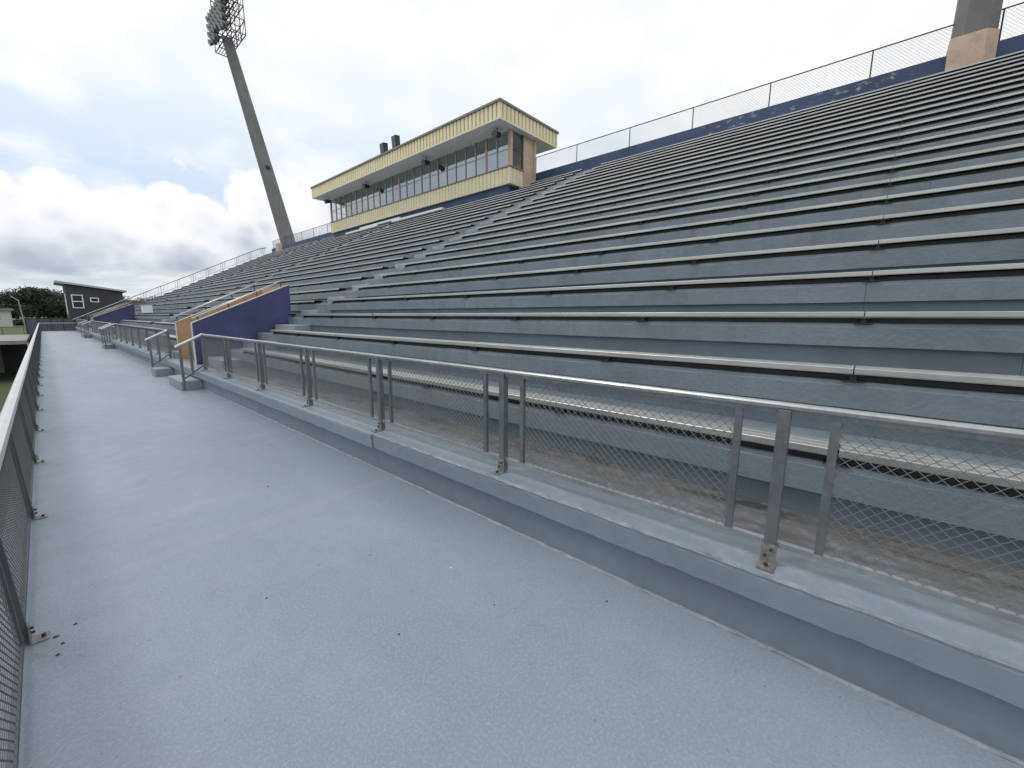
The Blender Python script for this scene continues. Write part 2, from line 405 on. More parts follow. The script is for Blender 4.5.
# ------------------------------------------------------------------ guard rails
def chain_mesh(w, h, cw=.065, ch=.047, r=.0016):
    """woven zigzag wires in the y-z plane, origin at lower left; neighbours hook at every knuckle"""
    m = MB(); n = max(2, int(round(w / (cw / 2)))); p = w / n
    rows = max(2, int(round(h / (ch / 2)))); hh = h / rows
    for i in range(n + 1):
        for j in range(rows):
            s0 = .53 if (i + j) % 2 else -.53
            xa = min(max((i + s0) * p, 0), w); xb = min(max((i - s0) * p, 0), w)
            if abs(xa - xb) < 1e-5: continue
            o = r * .9 * (1 if (i + j) % 2 else -1)
            m.bar((o, xa, j * hh), (-o, xb, (j + 1) * hh), r, n=4, cap=False)
    return m
cache = {}
def chain(name, parent, w, h, loc, mat, rot=None, fine=True):
    key = (round(w, 2), round(h, 2), fine, mat.name)
    if key not in cache:
        cm = chain_mesh(w, h, .047, .042, .0017) if fine else chain_mesh(w, h, .10, .10, .0030)
        cache[key] = cm.mesh('chain_link', mat)
    return link(name, cache[key], parent, loc, rot=rot)
footm = None
def foot_bracket(parent, x, y, z, side):
    """angle bracket on the open side of a post; side=-1 faces the walkway from the right hand rail"""
    m = MB()
    m.box(x + side * .006 if side < 0 else x, x if side < 0 else x + side * .006, y - .031, y + .031, z + .004, z + .098)
    x0, x1 = sorted((x, x + side * (.078 if side < 0 else .058)))
    m.box(x0, x1, y - .034, y + .034, z + .001, z + .008)
    o = m.obj('foot_bracket', M['bracket'], parent)
    for dz in (.040, .074):
        MB().bar((x + side * .004, y + (.012 if dz < .05 else -.010), z + dz), (x + side * .018, y + (.012 if dz < .05 else -.010), z + dz), .0065, n=6).obj('bolt', M['darksteel'], o)
    MB().bar((x + side * .042, y, z + .006), (x + side * .042, y, z + .020), .009, n=6).obj('bolt', M['darksteel'], o)
def right_rail(ys, label, ret_near=False, ret_far=False):
    r = thing('guard_rail', label, 'railing', group='chain link guard rails on the ledge')
    ya, yb = ys[0] - .03, ys[-1] + .03
    prof = [(2.104, 1.106), (2.099, 1.112), (2.099, 1.124), (2.106, 1.132), (2.120, 1.135), (2.140, 1.134), (2.152, 1.126), (2.152, 1.106)]
    MB().sweep(prof, [ya, yb]).obj('top_rail', M['railtop'], r)
    MB().box(2.108, 2.144, ya, yb, 1.086, 1.1055).obj('rail_channel', M['rail'], r)
    MB().box(2.108, 2.136, ya, yb, .462, .4865).obj('bottom_rail', M['railtop'], r)
    for y in ys:
        p = MB().box(2.098, 2.146, y - .024, y + .024, LEDGE + .012, 1.1045).obj('post', M['rail'], r, bevel=.003)
        foot_bracket(p, 2.097, y, LEDGE, -1)
    for a, b in zip(ys[:-1], ys[1:]):
        for yy in (a + .18, b - .18):
            MB().box(2.110, 2.134, yy - .016, yy + .016, .487, 1.0855).obj('panel_stile', M['rail'], r)
        c = chain('mesh_panel', r, b - a - .39, .597, (2.122, a + .20, .488), M['wire'])
    for y, on in ((ys[0], ret_near), (ys[-1], ret_far)):
        if not on: continue
        MB().bar((2.13, y, 1.115), (1.66, y, .875), .032, n=8).obj('stair_rail', M['lightrail'], r)
        for xx, zz, z0 in ((1.735, .90, .001), (1.90, .98, .30)):
            if z0 > .1: z0 = .305
            MB().box(xx - .022, xx + .022, y - .022, y + .022, z0, zz).obj('post', M['rail'], r)
        MB().bar((2.11, y, .50), (1.75, y, .24), .02, n=4).obj('stair_rail_brace', M['rail'], r)
right_rail([-4.65, -3.16, -1.46, .26, 1.95, 3.60, 5.27, 6.97, 8.70, 10.33], 'nearest steel guard rail with chain link panels along the ledge', False, True)
def run(a, b, n): return [a + (b - a) * i / n for i in range(n + 1)]
right_rail(run(13.85, 25.75, 7), 'second steel guard rail, between the near stairwell and the middle gap', True, True)
right_rail(run(26.95, 38.95, 7), 'third steel guard rail, between the middle gap and the far stairwell', True, True)
right_rail(run(42.6, 57.0, 8), 'farthest steel guard rail, past the far stairwell', True, False)

# left rail along the field edge
lf = thing('field_side_rail', 'long grey rail with chain link panels along the left edge of the walkway', 'railing')
lys = [2.78 + 1.757 * i for i in range(-4, 32)]
MB().sweep([(-.297, .722), (-.300, .748), (-.290, .760), (-.262, .764), (-.236, .760), (-.228, .748), (-.231, .722)], [lys[0] - .2, lys[-1] + .1]).obj('top_rail', M['lightrail'], lf)
MB().box(-.250, -.226, lys[0], lys[-1], .035, .060).obj('bottom_rail', M['postdark'], lf)
for y in lys:
    p = MB().poly([(-.211, y - .018, .009), (-.242, y - .018, .7215), (-.280, y - .018, .7215), (-.249, y - .018, .009)], (0, .036, 0)).obj('post', M['postdark'], lf, bevel=.003)
    foot_bracket(p, -.213, y, 0, 1)
for a, b in zip(lys[:-1], lys[1:]):
    for yy in (a + .08, b - .08):
        MB().poly([(-.226, yy - .012, .0605), (-.252, yy - .012, .7215), (-.274, yy - .012, .7215), (-.248, yy - .012, .0605)], (0, .024, 0)).obj('panel_stile', M['postdark'], lf)
    chain('mesh_panel', lf, b - a - .20, .66, (-.237, a + .10, .061), M['expanded'], rot=(0, -.039, 0))
# rail across the far end of the walkway
er = thing('end_rail', 'low grey rail closing off the far end of the walkway', 'railing')
MB().box(-.30, 2.1, YE - .13, YE - .07, .72, .765).obj('top_rail', M['lightrail'], er)
MB().box(-.25, 2.1, YE - .12, YE - .09, .05, .08).obj('bottom_rail', M['rail'], er)
for i in range(14):
    x = -.2 + 2.2 * i / 13
    MB().box(x - .014, x + .014, YE - .115, YE - .087, .0, .72).obj('baluster', M['rail'], er)

# sloping fence down the far end of the stand
ef = thing('sloping_end_fence', 'grey rail and mesh fence sloping down the far end of the seating', 'fence')
def zr(x): return 1.05 + (x - 1.9) * .5135
MB().bar((1.9, YE - .1, zr(1.9)), (18.4, YE - .1, zr(18.4)), .038, n=6).obj('top_rail', M['rail'], ef)
MB().bar((18.4, YE - .1, zr(18.4)), (19.3, YE - .1, 9.75), .038, n=6).obj('top_rail', M['rail'], ef)
MB().bar((2.6, YE - .1, zr(2.6) - .72), (18.4, YE - .1, zr(18.4) - .72), .02, n=4).obj('bottom_rail', M['rail'], ef)
for i in range(12):
    xc = 2.9 + 1.45 * i
    for d, rr in ((-.2, .014), (0, .024), (.2, .014)):
        x = xc + d
        MB().bar((x, YE - .1, zr(x) - (.95 if d == 0 else .72)), (x, YE - .1, zr(x)), rr, n=4).obj('post' if d == 0 else 'panel_stile', M['rail'], ef)
m = MB(); x = 2.6
while x < 18.2:
    for sgn in (1, -1):
        z0 = zr(x) - .70
        m.bar((x, YE - .1, z0 if sgn > 0 else zr(x) - .02), (x + .45, YE - .1, zr(x + .45) - (.02 if sgn > 0 else .70)), .0014, n=3, cap=False)
    x += .10
m.obj('mesh_panel', M['wire'], ef)

# ------------------------------------------------------------------ benches
ORD = ['first (lowest)', 'second', 'third', 'fourth', 'fifth', 'sixth', 'seventh', 'eighth', 'ninth', 'tenth', 'eleventh', 'twelfth', 'thirteenth', 'fourteenth', 'fifteenth', 'sixteenth', 'seventeenth', 'eighteenth', 'nineteenth', 'twentieth', 'twenty-first', 'twenty-second (top)']
SECN = ['nearest seating block', 'second seating block, past the near stairwell', 'third seating block', 'farthest seating block']
plank_prof = [(0, .043), (.003, .0465), (.030, .0475), (.032, .0462), (.068, .0462), (.070, .0475), (.100, .0475), (.102, .0462), (.138, .0462), (.140, .0475), (.212, .0475), (.216, .044), (.216, .004), (.206, .004), (.204, .036), (.014, .036), (.012, .005), (0, .005), (-.0012, .012)]
pc = {}
def plank_mesh(L, seed):
    key = (round(L, 2), seed)
    if key not in pc:
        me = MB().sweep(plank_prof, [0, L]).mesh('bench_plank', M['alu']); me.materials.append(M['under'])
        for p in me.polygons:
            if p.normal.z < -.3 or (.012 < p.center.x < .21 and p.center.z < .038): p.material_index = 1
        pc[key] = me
    return pc[key]
bm_ = MB().box(.008, .20, -.055, .055, .040, .0458).box(.03, .20, -.018, .018, .005, .0401).box(.006, .21, -.06, .06, .0005, .006)
brk = bm_.mesh('bench_bracket', M['darksteel'])  # dark colour stands in for the shadow below the seat
def bench(k, s, a, b):
    o = thing('aluminium_bench', 'aluminium bench in the %s row, %s' % (ORD[k], SECN[s]), 'bench', (XR[k], a, T[k]), 'aluminium benches of the grandstand')
    joints = [.08 + 7.32 * n for n in range(-2, 10)]
    ps = [a] + [j for j in joints if a + .8 < j < b - .8] + [b]
    rr = random.Random(k * 7 + s)
    for p, q in zip(ps[:-1], ps[1:]):
        link('seat_plank', plank_mesh(q - p - .008, 0), o, (rr.uniform(-.004, .004), p - a + .004, .046 + rr.uniform(-.0015, .0015)))
    sm_ = MB().box(.07, .19, .03, b - a - .03, .003, .0455).obj('gap_shade_strip', M['darksteel'], o)  # dark strip added to fill the gap below the planks with solid shade
    y = .08 + 1.83 * math.ceil((a + .12 - .08) / 1.83); ys = []
    while y < b - .1: ys.append(y); y += 1.83
    if s == 0 or (s == 1) or k < 6:
        for yy in [a + .15] + [q for q in ys if q - a > .6 and b - q > .5] + [b - .18]:
            link('bracket', brk, o, (0, yy - a, 0))
    return o
PB0, PB1 = 15.6, 36.35
for k in range(NR):
    for s, (a, b) in enumerate(SEC):
        if k < 2:
            if s == 0: b = 10.30 if k == 0 else 10.72
            if s == 1: a = 14.35
            if s == 2: b = 38.5
            if s == 3: a = 42.5
        elif k < 6:
            if s == 1: a = 11.65 + .08 * (k - 2)
            if s == 2: b = 52.8 - (11.65 + .08 * (k - 2))
        if k >= 20 and s == 1: b = PB0 - .25
        if k >= 20 and s == 2: a = PB1 + .25
        bench(k, s, a, b)

# ------------------------------------------------------------------ back parapet and fence
for i, (a, b) in enumerate(((YN, PB0 + .3), (PB1 - .05, YE))):
    o = MB().sweep([(19.9, T[NR-1] - .1), (19.9, 9.71), (19.93, 9.73), (20.1, 9.73), (20.1, T[NR-1] - .1)], ysteps(a, b, .7, 3), .004).obj('parapet_wall', M['wallnavy'])
    tag(o, ('navy blue parapet wall with peeling paint behind the top row, right of the press box', 'navy blue parapet wall behind the top row, between press box and far light tower')[i], 'wall')
def back_fence(ys, label):
    f = thing('chain_link_fence', label, 'fence', group='chain link fences on the back parapet')
    MB().bar((20.0, ys[0], 10.61), (20.0, ys[-1], 10.61), .022, n=6).obj('top_rail', M['darksteel'], f)
    for y in ys: MB().bar((20.0, y, 9.72), (20.0, y, 10.61), .022, n=6).obj('post', M['darksteel'], f)
    for a, b in zip(ys[:-1], ys[1:]):
        chain('mesh_panel', f, round(b - a - .06, 2), .86, (20.0, a + .03, 9.74), M['wire'], fine=False)
back_fence([-4.6, -1.81, 1.13, 4.16, 7.08, 10.05, 13.07, 15.85], 'dark posted chain link fence on the parapet right of the press box')
back_fence([36.4, 39.4, 42.4, 45.6, 48.6, 51.5, 54.4, 57.2], 'chain link fence on the parapet left of the press box')

# ------------------------------------------------------------------ press box
pb = thing('press_box', 'long cream clad press box with window band and overhanging roof atop the stand', 'building')
XF = 17.45; ZS = 9.44; ZB = 8.6; ZT = 11.28
def ribs_y(x, y0, y1, z0, z1, pitch=.30, d=.05, sgn=1):
    """vertical ribbed sheet in plane x, running along y"""
    pr = []; y = y0
    while y < y1 - .01:
        e = min(y + pitch, y1); w = e - y
        pr += [(0, y), (0, y + w * .62), (sgn * d, y + w * .72), (sgn * d, y + w * .88), (0, e - .001)]
        y = e
    pr.append((0, y1)); m = MB(); n = len(pr)
    m.v = [(x + a, b, z0) for a, b in pr] + [(x + a, b, z1) for a, b in pr]
    m.f = [(i, i+1, n+i+1, n+i) for i in range(n-1)]; return m
def ribs_x(y, x0, x1, z0, z1, pitch=.30, d=.05):
    m = ribs_y(0, x0, x1, z0, z1, pitch, d, 1)
    m.v = [(b, y + a, c) for a, b, c in m.v]; return m
# blue plinth
MB().box(17.62, 19.9, PB0 + .35, PB1 - .1, T[19] - .02, ZB + .02).obj('plinth', M['wallnavy'], pb)
cb = MB(); cb.bar((17.72, PB0 + .36, T[19]), (17.72, PB0 + .36, ZB + .01), .12, n=12); cb.obj('plinth', M['wallnavy'], pb)
MB().box(XF + .03, 18.62, PB0 + .03, PB1 - .03, ZB + .01, ZS - .02).obj('spandrel_core', M['inner'], pb)
ribs_y(XF, PB0, PB1, ZB, ZS).obj('cladding', M['cream'], pb)
ribs_x(PB0, XF, 18.55, ZB, ZS).obj('cladding', M['cream'], pb)
MB().box(XF - .05, XF + .16, PB0 - .06, PB1 + .02, ZS, ZS + .05).obj('window_sill', M['flash'], pb)
MB().box(XF + .165, 18.55, PB0 - .06, PB0 + .1, ZS, ZS + .05).obj('window_sill', M['flash'], pb)
# rear and end walls, floor, ceiling
MB().box(18.56, 19.55, PB0 - .02, PB0 + .2, T[20] - .3, ZT).obj('end_wall', M['peach'], pb)
MB().box(19.40, 19.552, PB0 - .10, PB0 - .022, T[21], ZT).obj('end_pilaster', M['peach'], pb)
MB().box(19.56, 19.7, PB0 + .2, PB1, ZB, ZT).obj('rear_wall', M['inner'], pb)
MB().box(18.62, 19.56, PB0 + .2, PB1, ZB, ZB + .3).obj('floor', M['innerdark'], pb)
MB().box(17.9, 19.56, PB0 + .2, PB1 - .3, ZT - .14, ZT - .02).obj('ceiling', M['inner'], pb)
rp = random.Random(5)
for i in range(9):
    y = PB0 + 2.2 + i * 2.25
    MB().box(18.6, 19.56, y, y + .08, ZB + .3, ZT - .15).obj('partition', M['inner'], pb)
    MB().box(19.50, 19.558, y + .5, y + 1.35, ZB + .3, ZB + 2.0).obj('inner_door', M['innerdark' if rp.random() < .5 else 'soffit'], pb)
# windows
nw = 24; wy0, wy1 = PB0 + .16, PB1 - .1; dw = (wy1 - wy0) / nw
for i in range(nw + 1):
    y = wy0 + dw * i; wide = i in (2, 12, 24)
    hw = .06 if wide else .028
    if i in (0,): continue
    MB().box(XF + .06, XF + .16, y - hw, y + hw, ZS + .051, ZT).obj('mullion', M['peach' if wide else 'mull'], pb)
MB().box(XF + .0, XF + .17, PB0 - .05, PB0 + .15, ZS + .051, ZT).obj('corner_column', M['peach'], pb)
for i in range(nw):
    y = wy0 + dw * i
    w_ = MB().box(XF + .085, XF + .125, y + .032, y + dw - .032, ZS + .92, ZS + .96).obj('window', M['mull'], pb)
    g = MB(); g.v = [(XF + .105, y + .03, ZS + .06), (XF + .105, y + dw - .03, ZS + .06), (XF + .105, y + dw - .03, ZT - .01), (XF + .105, y + .03, ZT - .01)]; g.f = [(0, 1, 2, 3)]
    g.obj('pane', M['glass'], w_)
ew = MB().box(17.63, 18.55, PB0 + .02, PB0 + .06, ZS + .92, ZS + .97).box(18.5, 18.555, PB0 + .0, PB0 + .1, ZS + .05, ZT).obj('window', M['innerdark'], pb)
g = MB(); g.v = [(17.63, PB0 + .04, ZS + .05), (18.5, PB0 + .04, ZS + .05), (18.5, PB0 + .04, ZT), (17.63, PB0 + .04, ZT)]; g.f = [(0, 1, 2, 3)]; g.obj('pane', M['glass'], ew)
for x_ in (17.5, 18.4, 19.4):
    MB().box(x_, x_ + .08, PB1 - .06, PB1 + .02, ZS + .05, ZT).obj('corner_column' if x_ < 17.6 else 'mullion', M['mull'], pb)
MB().box(17.5, 19.56, PB1 - .05, PB1, ZS + .9, ZS + .96).obj('transom', M['mull'], pb)
# roof
RX0, RX1, RY0, RY1, RZ0, RZ1 = 16.25, 21.15, 15.20, 36.9, 11.29, 12.17
MB().box(RX0 + .02, RX1 - .02, RY0 + .02, RY1 - .02, RZ0, RZ0 + .06).obj('soffit', M['soffit'], pb)
m = MB()
for i in range(12): m.box(RX0 + .05 + i * .1, RX0 + .055 + i * .1, RY0 + .05, RY1 - .05, RZ0 - .006, RZ0 + .001)
m.obj('soffit_joint', M['mull'], pb)
MB().box(RX0 + .04, RX1 - .04, RY0 + .04, RY1 - .04, RZ0 + .061, RZ1 - .02).obj('roof_core', M['flash'], pb)
ribs_y(RX0, RY0, RY1, RZ0 - .02, RZ1 - .12).obj('fascia', M['cream'], pb)
ribs_x(RY0, RX0, RX1, RZ0 - .02, RZ1 - .12).obj('fascia', M['cream'], pb)
ribs_x(RY1, RX0, RX1, RZ0 - .02, RZ1 - .12, d=-.05).obj('fascia', M['cream'], pb)
MB().box(RX0 - .07, RX1 + .07, RY0 - .07, RY1 + .07, RZ1 - .12, RZ1).obj('roof', M['flash'], pb, bevel=.01)
def ceiling_speaker(y, label):
    s = thing('loudspeaker', label, 'loudspeaker', (17.0, y, 10.98), 'loudspeakers under the press box roof')
    MB().bar((0, 0, .31), (0, 0, .2), .02, n=6).obj('hanger', M['darksteel'], s)
    MB().bar((-.26, 0, -.06), (-.20, 0, -.045), .17, .17, n=16).obj('grille', M['grill'], s)
    MB().bar((-.20, 0, -.045), (.18, 0, .05), .17, .12, n=16).obj('cabinet', M['black'], s)
for y, l in ((16.1, 'nearest dark loudspeaker under the press box roof corner'), (22.2, 'second dark loudspeaker from the near end, under the press box roof'), (29.4, 'third dark loudspeaker from the near end, under the press box roof'), (35.6, 'farthest dark loudspeaker under the left end of the press box roof')): ceiling_speaker(y, l)
def roof_speaker(y, h, label):
    s = thing('roof_speaker', label, 'speaker', (17.6, y, RZ1 + .28), 'black speakers on the press box roof')
    MB().box(-.1, .1, -.1, .1, -.28, .35).obj('stand', M['darksteel'], s)
    MB().poly([(-.16, -.26, .22), (.16, -.26, .26), (.12, -.26, .26 + h), (-.24, -.26, .22 + h)], (0, .52, 0)).obj('cabinet', M['black'], s, bevel=.02)
    MB().poly([(-.185, -.22, .28), (-.172, -.22, .28), (-.242, -.22, .17 + h), (-.256, -.22, .17 + h)], (0, .44, 0)).obj('grille', M['grill'], s)
roof_speaker(27.75, .95, 'left black speaker box standing on the press box roof')
roof_speaker(26.25, 1.05, 'right black speaker box standing on the press box roof')
# white boards lying in front of the press box
for i, (a, b, x, z) in enumerate(((20.9, 26.4, 17.10, .058), (25.6, 31.0, 17.16, .19), (28.4, 33.2, 17.08, .058))):
    m = MB().poly([(0, 0, 0), (.20, 0, .0), (.20, 0, .13), (0, 0, .13)], (0, b - a, 0))
    o = m.obj('white_board', M['white'], None, bevel=.006); o.location = (x, a, T[19] + z + .038); o.rotation_euler = (.002 * (i - 1), 0, .008 * (1 - i))
    tag(o, ('long white board lying on the seats below the press box, nearest of three', 'long white board lying on the seats below the press box, middle of three', 'long white board lying on the seats below the press box, farthest of three')[i], 'board', 'white boards below the press box')
# white sign on the far seats
sg = thing('white_sign', 'small white rectangular sign standing among the far seats', 'sign', (4.30, 35.3, T[2]))
MB().box(-.05, .50, -.015, .015, .20, .66).obj('sign_panel', M['white'], sg)
for q_ in (.02, .42): MB().box(q_, q_ + .03, .016, .04, .0, .6).obj('support', M['rail'], sg)

# ------------------------------------------------------------------ light towers
def tower(y, label, head):
    t = thing('light_tower', label, 'light tower', (0, 0, 0), 'concrete stadium light towers')
    base = Vector((20.85, y, 9.0)); top = Vector((16.15, y, 30.0)); ax = (top - base).normalized()
    prof = []; m = MB(); n = 0
    ux = Vector((0, 1, 0)); uz = ux.cross(ax).normalized()
    rings = []; K = .62
    for i in range(13):
        f = i / 12; c = base + (top - base) * f; r = .80 + (.47 - .80) * f; ch = r * .30
        rings.append([c + ux * a + uz * b for a, b in ((-r*K, -r + ch), (-r*K, r - ch), (-r*K + ch, r), (r*K - ch, r), (r*K, r - ch), (r*K, -r + ch), (r*K - ch, -r), (-r*K + ch, -r))])
    for rg in rings: m.v += [tuple(p) for p in rg]
    for i in range(12):
        for j in range(8):
            q = (j + 1) % 8; m.f.append((i*8+j, i*8+q, i*8+8+q, i*8+8+j))
    m.f.append(tuple(range(96, 104))); m.obj('mast', M['conc'], t)
    c = base + (top - base) * .43
    MB().box(c.x - .15, c.x + .25, y - .56, y - .36, c.z - .12, c.z + .2).obj('junction_box', M['darksteel'], t)
    if not head: return
    # cage
    x0, x1, y0, y1, z0, z1 = 15.75, 17.0, y - 2.9, y + 2.7, 29.5, 34.4
    m = MB(); B = .045
    for zz in (z0, z0 + 1.3, z0 + 2.6, z0 + 3.9, z1):
        for xx in (x0, x1): m.bar((xx, y0, zz), (xx, y1, zz), B)
        for yy in [y0 + (y1-y0) * i / 4 for i in range(5)]: m.bar((x0, yy, zz), (x1, yy, zz), B)
    for yy in [y0 + (y1-y0) * i / 4 for i in range(5)]:
        for xx in (x0, x1): m.bar((xx, yy, z0), (xx, yy, z1), B)
    m.obj('frame', M['darksteel'], t)
    m = MB()
    for zz in (z0, z0 + 2.6): 
        for i in range(6): m.bar((x0 + (x1-x0) * i / 5, y0, zz + .02), (x0 + (x1-x0) * i / 5, y1, zz + .02), .03, n=4)
    for i in range(4):
        ya = y0 + (y1-y0) * i / 4; yb = y0 + (y1-y0) * (i+1) / 4
        for j in range(4):
            za = z0 + 1.3 * j; m.bar((x1, ya if j % 2 else yb, za), (x1, yb if j % 2 else ya, za + 1.3), .025, n=3)
    m.obj('brace', M['darksteel'], t)
    lm = MB().bar((0, 0, 0), (-.42, 0, -.16), .14, .30, n=12).bar((.28, 0, .10), (0, 0, 0), .12, .16, n=8).mesh('floodlight', M['lamp'], True)
    ln = MB().bar((-.42, 0, -.16), (-.44, 0, -.168), .29, .27, n=12).mesh('lens', M['lens'])
    for rr_ in range(4):
        for cc in range(7):
            if rr_ == 0 and cc in (2, 3): continue
            l = link('floodlight', lm, t, (x0 - .22, y - 2.3 + cc * .74, 30.1 + rr_ * .72))
            link('lens', ln, l)
    m = MB()
    for rr_ in range(4): m.bar((x0 + .06, y - 2.7, 30.2 + rr_ * .72), (x0 + .06, y + 2.6, 30.2 + rr_ * .72), .04)
    m.obj('lamp_rail', M['darksteel'], t)
tower(54.0, 'tall leaning concrete light tower with floodlight rack left of the press box', True)
tower(-1.27, 'concrete light tower base at the upper right behind the top row', True)
def pedestal(y, label):
    o = MB()
    o.v = [(19.80, y - .56, 8.6), (19.50, y - .28, 8.6), (19.50, y + .50, 8.6), (21.6, y + .50, 8.6), (21.6, y - .56, 8.6)]
    o.v += [(a + .03 if a < 20 else a, b * 1.0, 10.02) for a, b, c in o.v]
    o.f = [(0, 1, 2, 3, 4), (5, 6, 7, 8, 9)] + [(i, (i+1) % 5, 5 + (i+1) % 5, 5 + i) for i in range(5)]
    ob = o.obj('tower_pedestal', M['peach'], None, bevel=.02); tag(ob, label, 'pedestal', 'pedestals of the light towers')
pedestal(-1.22, 'peach plastered pedestal under the right hand light tower')
pedestal(54.6, 'peach plastered pedestal at the foot of the far leaning light tower')

# ------------------------------------------------------------------ far buildings and field-side bits
sh = thing('charcoal_shed', 'charcoal clad building with slanting pale roof beyond the walkway', 'building')
MB().poly([(1.9, 63.5, -3.2), (6.25, 63.5, -3.2), (6.25, 63.5, 4.05), (1.9, 63.5, 4.66)], (0, 5.5, 0)).obj('wall', M['charcoal'], sh)
MB().poly([(1.25, 63.2, 4.78), (6.6, 63.2, 4.03), (6.6, 63.2, 4.20), (1.25, 63.2, 4.98)], (0, 6.2, 0)).obj('roof', M['roofpale'], sh)
def win(x0, x1, z0, z1, split=False):
    f = MB().box(x0, x1, 63.44, 63.498, z0, z0 + .09).box(x0, x1, 63.44, 63.498, z1 - .09, z1).box(x0, x0 + .09, 63.44, 63.498, z0 + .09, z1 - .09).box(x1 - .09, x1, 63.44, 63.498, z0 + .09, z1 - .09)
    if split: f.box(x0 + .09, x1 - .09, 63.44, 63.498, (z0 + z1) / 2 - .05, (z0 + z1) / 2 + .05)
    f = f.obj('window', M['white'], sh)
    g = MB(); g.v = [(x0, 63.47, z0), (x1, 63.47, z0), (x1, 63.47, z1), (x0, 63.47, z1)]; g.f = [(0, 1, 2, 3)]; g.obj('pane', M['glass'], f)
win(2.25, 3.12, 2.2, 3.6, True); win(3.62, 4.3, 2.85, 3.35)
MB().box(1.86, 1.898, 64.3, 65.6, 1.6, 3.7).obj('side_door', M['white'], sh)
bb = thing('beige_hut', 'low beige block building behind the far end of the seats', 'building')
MB().box(6.7, 11.5, 66, 71, -3.2, 3.05).obj('wall', M['beige'], bb)
MB().box(6.5, 11.7, 65.8, 71.2, 3.052, 3.22).obj('roof', M['flash'], bb)
wh = thing('white_outbuilding', 'small pale outbuilding with dark flat roof at the far left', 'building')
MB().box(-26, -8.2, 256, 266, -3.2, 3.0).obj('wall', M['roofpale'], wh)
MB().box(-27, -7.4, 255, 267, 3.01, 3.9).obj('roof', M['flash'], wh)
for xx in (-23, -17, -12): MB().box(xx, xx + 1.2, 255.9, 255.995, .0, 1.8).obj('window', M['innerdark'], wh)
pl = thing('timber_pole', 'pale leaning pole with lamp arms standing before the trees', 'pole', (-3.95, 200, -3.2))
MB().bar((.2, 0, 0), (-.35, 0, 9.3), .2, .15, n=8).obj('shaft', M['wood'], pl)
MB().bar((-1.7, 0, 10.3), (-.2, 0, 8.9), .10, n=6).obj('arm', M['roofpale'], pl)
dk = thing('concrete_deck', 'raised bare concrete deck on short piers left of the walkway', 'deck')
MB().box(-30, -.95, 46, 60, -.60, -.34).obj('deck_slab', M['slab'], dk)
MB().box(-30, -1.2, 58, 58.3, -3.2, -.601).obj('void_shade_panel', M['innerdark'], dk)  # dark panel added to paint the shaded void under the deck
for xx in (-2.9, -7.5, -13, -19, -26):
    for yy in (46.6, 53.4): MB().box(xx, xx + .35, yy - .2, yy + .2, -3.2, -.601).obj('pier', M['slab'], dk)
ff = thing('field_fence', 'low dark fence running across behind the far end of the walkway', 'fence')
MB().bar((-75, 140, -1.2), (4, 140, -1.2), .05).obj('top_rail', M['darksteel'], ff)
for i in range(27): MB().bar((-75 + 3 * i, 140, -3.2), (-75 + 3 * i, 140, -1.2), .05).obj('post', M['darksteel'], ff)
m = MB()
for i in range(260): m.bar((-75 + .3 * i, 140, -3.1), (-75 + .3 * i + .3, 140, -1.22), .014, n=3, cap=False)
m.obj('mesh_panel', M['darksteel'], ff)

sf = thing('screened_fence', 'dark navy screened fence standing just beyond the far end of the walkway', 'fence')
MB().box(-1.1, 2.1, 60.0, 60.04, -2.9, 1.12).obj('screen', M['postdark'], sf)
MB().box(-1.15, 2.15, 59.97, 60.07, 1.121, 1.18).obj('top_rail', M['darksteel'], sf)
for i in range(5): MB().box(-1.13 + i * .8, -1.06 + i * .8, 59.93, 59.998, -3.2, 1.12).obj('post', M['darksteel'], sf)
# trees
def crown_mesh(seed, rx, rz, nleaf):
    rr = random.Random(seed); m = MB()
    blobs = []
    for i in range(26):
        a = rr.uniform(0, 6.283); d = rr.uniform(0, .75); h = rr.uniform(-.75, .8)
        s = math.sqrt(max(.05, 1 - h * h)) 
        blobs.append((Vector((math.cos(a) * d * rx * s, math.sin(a) * d * rx * s, h * rz)), rr.uniform(.22, .42) * rx))
    for i in range(nleaf):
        c, r = rr.choice(blobs)
        v = Vector((rr.gauss(0, 1), rr.gauss(0, 1), rr.gauss(0, .8))).normalized() * r * rr.uniform(.65, 1.08)
        p = c + v; s = rr.uniform(.10, .26)
        u = Vector((rr.gauss(0, 1), rr.gauss(0, 1), rr.gauss(0, 1))).normalized(); w = u.cross(Vector((rr.gauss(0, 1), rr.gauss(0, 1), rr.gauss(0, 1)))).normalized()
        k = len(m.v); m.v += [tuple(p - u * s), tuple(p - w * s * .6), tuple(p + u * s), tuple(p + w * s * .6)]; m.f.append((k, k+1, k+2, k+3))
    me = bpy.data.meshes.new('crown'); me.from_pydata(m.v, [], m.f); me.materials.append(M['leaf']); return me
crowns = [crown_mesh(11, 4.4, 3.3, 9000), crown_mesh(12, 3.6, 2.9, 7000), crown_mesh(13, 5.0, 3.0, 10000)]
def trunk_mesh(seed):
    rr = random.Random(seed); m = MB(); m.bar((0, 0, 0), (.1, 0, 2.8), .34, .22, n=9)
    for i in range(6):
        a = i * 1.05 + rr.uniform(-.3, .3); m.bar((.1, 0, 2.4 + .1 * i), (.1 + math.cos(a) * 2, math.sin(a) * 2, 5 + rr.uniform(0, 1.5)), .14, .04, n=6)
    return m.mesh('trunk', M['trunk'])
trunks = [trunk_mesh(1), trunk_mesh(2)]
